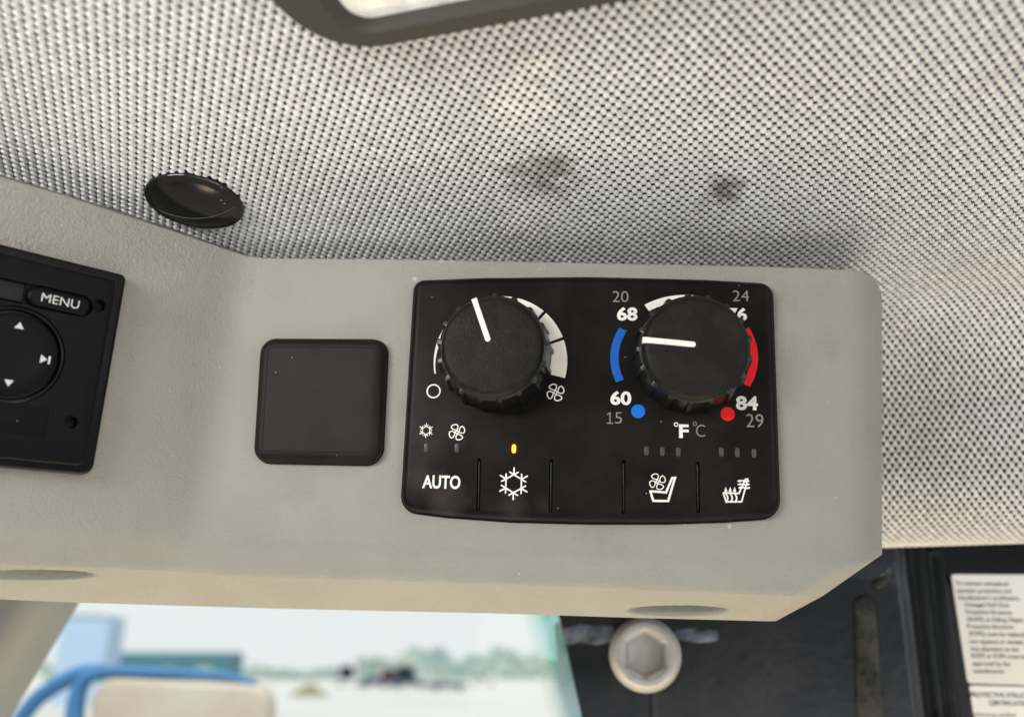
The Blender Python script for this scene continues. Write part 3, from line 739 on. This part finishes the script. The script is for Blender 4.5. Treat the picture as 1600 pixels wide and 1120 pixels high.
# ------------------------------------------------------------------ cab posts, windscreen, labels below the console
UPc = np.array([0, math.cos(PITCH), -math.sin(PITCH)])        # world up in camera coordinates
FPOST = Frame(ray(1008, 1020) * .42, [1, 0, .12], np.cross([1, 0, .12], UPc))
FPIL = Frame(ray(1530, 1000) * .44, [1, .0, .05], np.cross([1, .0, .05], UPc))
FWIN = Frame(ray(500, 1030) * .47, [1, 0, .05], np.cross([1, 0, .05], UPc + np.array([0, 0, .1])))
def poly_on(fr, pts, h=0.): return np.array([fr.loc(x, y, h) for x, y in pts])
def build_posts():
    # steel post behind the console, with its bolt
    th = thing('cab_post', 'dark painted steel cab post under the console with a big pale bolt', 'cab post', FPOST.matrix())
    p = poly_on(FPOST, [(1040, 1700), (1515, 1700), (1412, 840), (845, 840)])
    plate('plate', rounded(p, .003, 4), -.012, 0, .002, M['post'], th)
    p = poly_on(FPOST, [(1024, 1700), (1508, 1700), (1405, 850), (1012, 850)], .004)
    plate('cover_plate', rounded(p, .004, 5), -.001, .004, .003, M['post'], th)
    p = poly_on(FPOST, [(1342, 1260), (1396, 1260), (1368, 935), (1350, 925), (1335, 940)], .006)
    plate('weld_scar', rounded(p, .004, 5), .003, .0062, .002, M['scuff'], th)
    p = poly_on(FPOST, [(1365, 925), (1385, 915), (1402, 890), (1388, 884), (1366, 905)], .006)
    plate('weld_scar', rounded(p, .002, 5), .003, .006, .002, M['scuff'], th)
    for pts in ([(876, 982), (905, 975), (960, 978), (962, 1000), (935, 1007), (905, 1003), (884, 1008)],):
        plate('sky_reflection_patch', rounded(poly_on(FPOST, pts[::-1], .0006), .0015, 4), -.001, .0006, .0003, M['skyglint'], th, 2)  # thin patch painting the reflected sky on the post
    plate('sky_reflection_patch', rounded(poly_on(FPOST, [(1050, 985), (1085, 980), (1122, 984), (1124, 1000), (1095, 1004), (1060, 999)][::-1], .0046), .0015, 4), .003, .0046, .0003, M['skyglint'], th, 2)
    c = np.array(FPOST.loc(1008.5, 1022, .014)); R = .0158
    bolt = mesh_obj('bolt', *lathe_data([(R * 1.06, .0035), (R * 1.06, .0052), (R, .0056), (R, .0105), (R * .985, .0125), (R * .94, .0142), (R * .86, .0152), (R * .74, .0153)], 64, c), M['bolt'], th)
    # drop the end cap and sink a hex socket
    me = bolt.data; bm = bmesh.new(); bm.from_mesh(me); bm.faces.ensure_lookup_table()
    big = max(bm.faces, key=lambda q: len(q.verts)); bmesh.ops.delete(bm, geom=[big], context='FACES'); bm.to_mesh(me); bm.free()
    hexr = lambda t, r: r / max(math.cos(((t + math.pi / 6) % (math.pi / 3)) - math.pi / 6), .5) * .93
    def rib(t, r, z): return R * .74 if z > .0152 else (hexr(t, r) if r > .004 else r)
    V, Fc = lathe_data([(R * .74, .0153), (R * .62, .0143), (R * .58, .0125), (R * .50, .0095), (R * .34, .0085), (R * .1, .0083)], 72, c, rib)
    mesh_obj('hex_socket', V, Fc, M['bolt'], bolt, True, 40)
    # door pillar and its rubber seal
    th = thing('door_pillar', 'black door pillar right of the steel post, carrying the safety labels', 'pillar', FPIL.matrix())
    p = poly_on(FPIL, [(1523, 1700), (2010, 1700), (1860, 820), (1418, 820)])
    plate('column', rounded(p, .004, 5), -.03, 0, .006, M['post2'], th, 6)
    p = poly_on(FPIL, [(1546, 1700), (1575, 1700), (1476, 860), (1452, 860)], .004)
    plate('edge_trim', rounded(p, .002, 5), -.004, .004, .003, M['post2'], th)
    p = poly_on(FPIL, [(1510, 1700), (1530, 1700), (1420, 830), (1402, 830)], -.004)
    plate('door_seal', rounded(p, .002, 4), -.03, -.004, .003, M['seal'], th)
build_posts()

def build_labels():
    n = FPIL.n
    grp = None
    def lab(name, label, pts, lines, h):
        th = thing(name, label, 'label', FPIL.matrix())
        p = poly_on(FPIL, pts, .0005); plate('label_film', rounded(p, .0016, 6), .0002, .0006, .0002, M['paper'], th, 2)
        for s, x, y, hh, b in lines:
            me = text_mesh(s, b); co = np.array([v.co[:] for v in me.vertices])
            a = np.array(FPIL.loc(x, y, .0006)); hgt = hh * .44 / F / .73
            for v in me.vertices: v.co = (a[0] + v.co.x * hgt * .92, a[1] + v.co.y * hgt, .00068)
            link('text_line', me, M['ink'], th)
    L1 = ['To maintain unimpaired', 'operator protection and', "manufacturer's certification,", 'Damaged Roll Over', 'Protective Structure', '(ROPS) or Falling Object', 'Protective Structure', '(FOPS) must be replaced,', 'not repaired or revised.', 'Any alteration to the', 'ROPS or FOPS must be', 'approved by the', 'manufacturer.']
    ys = [913.5, 925, 936, 947, 958.5, 970, 981, 992.5, 1004.5, 1016, 1027, 1039, 1050.5]
    xs = [1493, 1494.5, 1496, 1508, 1509, 1511, 1511, 1514, 1515, 1517, 1518, 1520, 1521]
    lab('safety_label', 'cream safety label with paragraph about roll over protective structure', [(1512, 1067), (1790, 1076), (1756, 898), (1486, 897)], [(s, x, y, 6.8, .02) for s, x, y in zip(L1, xs, ys)], 0)
    L2 = [('PROTECTIVE STRUCTURE', 1516, 1088, 7.2, .03), ('CERTIFICATION', 1545, 1101, 7.2, .03), ('Performance certified', 1515, 1118, 6.2, .012)]
    lab('safety_label', 'cream label headed protective structure certification, under the paragraph label', [(1533, 1190), (1806, 1190), (1791, 1077), (1514, 1070)], L2, 0)
build_labels()

def build_window():
    glass = bpy.data.materials.new('clear_glass'); glass.use_nodes = True; nt = glass.node_tree; nt.nodes.clear()
    o = nt.nodes.new('ShaderNodeOutputMaterial'); t = nt.nodes.new('ShaderNodeBsdfTransparent'); g = nt.nodes.new('ShaderNodeBsdfGlossy'); x = nt.nodes.new('ShaderNodeMixShader')
    t.inputs[0].default_value = (.97, .99, .985, 1); g.inputs['Roughness'].default_value = .02; x.inputs[0].default_value = .012
    nt.links.new(t.outputs[0], x.inputs[1]); nt.links.new(g.outputs[0], x.inputs[2]); nt.links.new(x.outputs[0], o.inputs[0])
    th = thing('windscreen', 'bright glass windscreen below the console with a dotted green edge', 'window', FWIN.matrix())
    p = poly_on(FWIN, [(-300, 1750), (1110, 1750), (900, 900), (-300, 890)])
    V, Fc = prism(p, -.004, 0); mesh_obj('pane', V, Fc, glass, th, False)
    # enamel dots: dense at the right edge, shrinking inwards
    V = []; Fc = []
    pitch = .0022
    e0 = np.array(FWIN.loc(848, 950)); e1_ = np.array(FWIN.loc(894, 1130)); d = nrm(e1_ - e0); nn = np.array([d[1], -d[0]])
    if nn[0] > 0: nn = -nn
    Ln = np.linalg.norm(e1_ - e0) + .2
    for i in range(int(Ln / pitch)):
        for j in range(-4, 7):
            r = .00114 * (1 - max(0, j) / 9)
            c = e0 + d * (i + .5 * (j % 2)) * pitch * 1.0 + nn * j * pitch * .75
            b = len(V)
            for k in range(8): V.append((c[0] + r * math.cos(k * math.pi / 4), c[1] + r * math.sin(k * math.pi / 4), .0003 + (i + j) % 3 * 2e-5))
            Fc.append(tuple(range(b, b + 8)))
    o = mesh_obj('enamel_dots', V, Fc, M['frit'], th, False); o['kind'] = 'stuff'
    # grey windscreen pillar on the left
    FP = Frame(ray(40, 1020) * .46, [1, 0, .4], np.cross([1, 0, .4], UPc))
    th = thing('windscreen_pillar', 'slanted grey plastic windscreen pillar at lower left', 'pillar', FP.matrix())
    p = poly_on(FP, [(-620, 1700), (-410, 1700), (58, 930), (84, 870), (-330, 840)])
    plate('trim', rounded(p, [.004, .004, .004, .003, .004], 5), -.03, 0, .014, M['pillar'], th, 8)
    p = poly_on(FP, [(-418, 1700), (-398, 1700), (-8, 1050), (-20, 1050)], -.012)
    plate('seal', p, -.02, -.010, .001, M['seal'], th)
build_window()

# ------------------------------------------------------------------ outside
def em(name, col, st_):
    m = bpy.data.materials.new(name); m.use_nodes = True; nt = m.node_tree; nt.nodes.clear()
    o = nt.nodes.new('ShaderNodeOutputMaterial'); e = nt.nodes.new('ShaderNodeEmission'); e.inputs[0].default_value = (*col, 1); e.inputs[1].default_value = st_; nt.links.new(e.outputs[0], o.inputs[0]); return m
M['sky'] = em('bright_overcast_sky', (.97, 1.0, 1.0), .90)
M['ground'] = mat('pale_gravel', (.70, .70, .68), .9, .2, (3, .3, .05), None, (.05, (.57, .57, .54), .4, .7))
M['leaf'] = mat('far_foliage', (.34, .46, .46), .8, .2, None, None, (.06, (.60, .66, .54), .4, .65))
M['mirrorblue'] = mat('blue_painted_tube', (.08, .26, .54), .45, .4)
M['mirrorback'] = mat('cream_mirror_shell', (.68, .58, .46), .5, .4, None, None, (6, (.74, .68, .58), .4, .6))
M['shed'] = mat('pale_blue_cladding', (.46, .62, .82), .6, .3)
M['carA'] = mat('dark_blue_paint', (.10, .14, .20), .3, .5); M['carB'] = mat('red_paint', (.55, .02, .05), .3, .5); M['carC'] = mat('white_paint', (.75, .77, .78), .3, .5)
M['tyre'] = mat('tyre_rubber', (.02, .02, .02), .8, .2); M['glassy'] = mat('dark_car_glass', (.02, .03, .04), .1, .5)
def at(px, py, dist=None):
    """ground point seen at a pixel, or the point at a given forward distance"""
    d = Wd(ray(px, py))
    if dist is None: return CAM + d * (-CAM.z / d.z)
    return CAM + d * (dist / d.y)
def build_outside():
    n = 40; V = [(-500, -0.6, 0), (500, -0.6, 0), (500, 900, 0), (-500, 900, 0)]
    g = mesh_obj('ground', V, [(0, 1, 2, 3)], M['ground'], None, False); g['kind'] = 'structure'
    V = []; Fc = []
    for k in range(n + 1):
        a = math.radians(-20 + 220 * k / n)
        for z, r in ((-5, 800), (60, 800), (250, 760), (480, 600), (620, 380)): V.append((math.cos(a) * r, math.sin(a) * r, z))
    for k in range(n):
        for j in range(4): Fc.append((k * 5 + j, k * 5 + j + 1, k * 5 + 6 + j, k * 5 + 5 + j))
    s = mesh_obj('sky', V, Fc, M['sky'], None, True, 180); s['kind'] = 'structure'
    # far wood, one mass of leaf clumps
    V = []; Fc = []
    for k in range(5200):
        px = rng.uniform(60, 960); dist = rng.uniform(230, 300)
        top = 12 * (.55 if px < 360 else .30 if px < 560 else .85) * (1 + .25 * math.sin(px * .05) + .15 * math.sin(px * .13))
        c = at(px, 1040, dist); c = np.array([c.x, c.y, rng.uniform(0, 1) ** .8 * top * .62])
        r = rng.uniform(.5, 1.4); b = len(V); q = rng.normal(0, 1, (4, 3)); q /= np.linalg.norm(q, axis=1)[:, None]
        V += [tuple(c + r * w) for w in q]; Fc += [(b, b + 1, b + 2), (b, b + 2, b + 3), (b, b + 1, b + 3), (b + 1, b + 2, b + 3)]
    w = mesh_obj('far_wood', V, Fc, M['leaf'], None, False); tag(w, 'far line of blurred green trees beyond the yard', 'trees'); w['kind'] = 'stuff'
    # pale blue shed with a roof at the left
    c = at(147, 1040, 75); th = thing('yard_shed', 'pale blue tower shed at the left edge of the windscreen', 'shed', Matrix.Translation((c.x, c.y, 0)))
    mesh_obj('wall', *box_data((-2.4, -1.5, 0), (1.4, 1.5, 6.6)), M['shed'], th, False)
    mesh_obj('roof', [(-2.6, -1.7, 6.6), (1.6, -1.7, 6.6), (1.6, 1.7, 6.6), (-2.6, 1.7, 6.6), (-.5, -1.7, 7.2), (-.5, 1.7, 7.2)], [(0, 3, 2, 1), (0, 1, 4), (2, 3, 5), (1, 2, 5, 4), (3, 0, 4, 5)], M['carC'], th, False)
    mesh_obj('door', *box_data((-.6, -1.55, 0), (.5, -1.5, 2.2)), M['carC'], th, False)
    # long dark shed, heap and tank across the yard
    M['longshed'] = mat('teal_cladding', (.09, .22, .28), .6, .3); M['heap'] = mat('olive_earth', (.30, .28, .16), .9, .1, (2, .5, .2))
    c = at(268, 1040, 150); th = thing('long_shed', 'long low teal shed behind the mirror', 'shed', Matrix.Translation((c.x, c.y, 0)))
    mesh_obj('wall', *box_data((-10.5, -3, 0), (10.5, 3, 4.2)), M['longshed'], th, False)
    mesh_obj('roof', [(-10.8, -3.3, 4.2), (10.8, -3.3, 4.2), (10.8, 3.3, 4.2), (-10.8, 3.3, 4.2), (-10.8, 0, 5.2), (10.8, 0, 5.2)], [(0, 3, 2, 1), (0, 1, 5, 4), (2, 3, 4, 5), (1, 2, 5), (3, 0, 4)], M['longshed'], th, False)
    for k in (-7, -1, 5): mesh_obj('doorway', *box_data((k, -3.1, 0), (k + 2.6, -3, 2.8)), M['leaf'], th, False)
    c = at(483, 1080, 95); V = []; Fc = []
    for i in range(7):
        for k in range(16):
            r = 1.9 * (1 - i / 7) * (1 + .2 * math.sin(k * 2.1 + i)); V.append((c.x + r * math.cos(k * math.pi / 8), c.y + r * math.sin(k * math.pi / 8), i * .2))
    for i in range(6):
        for k in range(16): Fc.append((i * 16 + k, i * 16 + (k + 1) % 16, (i + 1) * 16 + (k + 1) % 16, (i + 1) * 16 + k))
    Fc.append(tuple(range(96, 112)))
    tag(mesh_obj('earth_heap', V, Fc, M['heap'], None, True, 80), 'low olive heap of earth in the middle of the yard', 'heap')
    # parked vehicles
    def car(px, dist, body, label, hh=1.5, ln=4.4, tall=False):
        c = at(px, 1050, dist); th = thing('parked_car', label, 'car', Matrix.Translation((c.x, c.y, 0)), 'vehicles parked across the yard')
        w = .9
        sec = [(-ln / 2, .35), (ln / 2, .35), (ln / 2, .85), (ln * .22, .95), (ln * .1, hh), (-ln * .3, hh), (-ln * .45, .95), (-ln / 2, .9)]
        V = [(x, -w, z) for x, z in sec] + [(x, w, z) for x, z in sec]; m = len(sec)
        mesh_obj('body', V, [tuple(range(m)), tuple(reversed(range(m, 2 * m)))] + [(i, m + i, m + (i + 1) % m, (i + 1) % m) for i in range(m)], body, th, False)
        gl = [(ln * .17, .98), (ln * .09, hh - .1), (-ln * .28, hh - .1), (-ln * .38, .98)]
        mesh_obj('side_window', [(x, -w - .01, z) for x, z in gl], [(0, 1, 2, 3)], M['glassy'], th, False)
        for x in (-ln * .31, ln * .31):
            for y in (-w, w):
                V, Fc = lathe_data([(.33, -.1), (.34, 0), (.33, .1)], 16); V = [(x + a, y + d, .34 + b) for a, b, d in V]
                mesh_obj('wheel', V, Fc, M['tyre'], th, False)
    car(586, 140, M['carA'], 'dark parked car beside the red car in the far yard')
    car(612, 150, M['carB'], 'small red parked car in the far yard', 2.6, 4.2)
    car(640, 135, M['carA'], 'dark parked car right of the red car in the far yard', 3.0, 5.6)
    car(700, 120, M['carA'], 'low navy parked car at the right of the far yard', 1.1, 4.8)
    car(548, 150, M['carC'], 'tall white parked van left of the dark cars', 3.2, 5.0)
    car(755, 160, M['carC'], 'pale parked car next to the windscreen edge', 1.6, 4.4)
    # wing mirror of the machine: blue tube frame round a cream shell
    th = thing('wing_mirror', 'cream wing mirror in a blue tube frame outside the windscreen', 'mirror', Matrix.Identity(4))
    fr = Frame(ray(270, 1110) * 1.15, [1, 0, .1], np.cross([1, 0, .1], UPc))
    p = rounded(poly_on(fr, [(128, 1260), (420, 1260), (418, 1066), (300, 1062), (175, 1055), (140, 1068)]), [.02, .02, .03, 0, .03, .03], 6)
    V, Fc = plate_data(p, -.03, 0, .012, 5); mesh_obj('shell', [W(fr.pt(*v)) for v in V], Fc, M['mirrorback'], th)
    def tube(name, pts, r, m):
        pts = [np.array(q) for q in pts]; V = []; Fc = []; K = 12
        # smooth
        P = []
        for i in range(len(pts) - 1):
            p0 = pts[max(i - 1, 0)]; p1 = pts[i]; p2 = pts[i + 1]; p3 = pts[min(i + 2, len(pts) - 1)]
            for t in np.linspace(0, 1, 8, endpoint=False):
                P.append(.5 * (2 * p1 + (p2 - p0) * t + (2 * p0 - 5 * p1 + 4 * p2 - p3) * t * t + (3 * p1 - p0 - 3 * p2 + p3) * t ** 3))
        P.append(pts[-1])
        for i, q in enumerate(P):
            d = nrm(P[min(i + 1, len(P) - 1)] - P[max(i - 1, 0)]); a = nrm(np.cross(d, [0, .2, 1.])); b = np.cross(d, a)
            rr = r if np.isscalar(r) else np.interp(i / (len(P) - 1), [0, .5, 1], r)
            for k in range(K): V.append(W(q + rr * (a * math.cos(2 * math.pi * k / K) + b * math.sin(2 * math.pi * k / K))))
        for i in range(len(P) - 1):
            for k in range(K): Fc.append((i * K + k, i * K + (k + 1) % K, (i + 1) * K + (k + 1) % K, (i + 1) * K + k))
        Fc.append(tuple(reversed(range(K)))); Fc.append(tuple(range((len(P) - 1) * K, len(P) * K)))
        mesh_obj(name, V, Fc, m, th)
    h = lambda x, y, o=-.008: fr.hit(x, y, o)
    tube('frame_tube', [h(118, 1180), h(117, 1110), h(130, 1066), h(165, 1049), h(260, 1051), h(350, 1056), h(400, 1068)], (.014, .0085, .004), M['mirrorblue'])
    tube('arm', [h(20, 1140, -.03), h(62, 1088, -.03), h(120, 1054, -.03), h(158, 1050, -.02)], .0115, M['mirrorblue'])
build_outside()
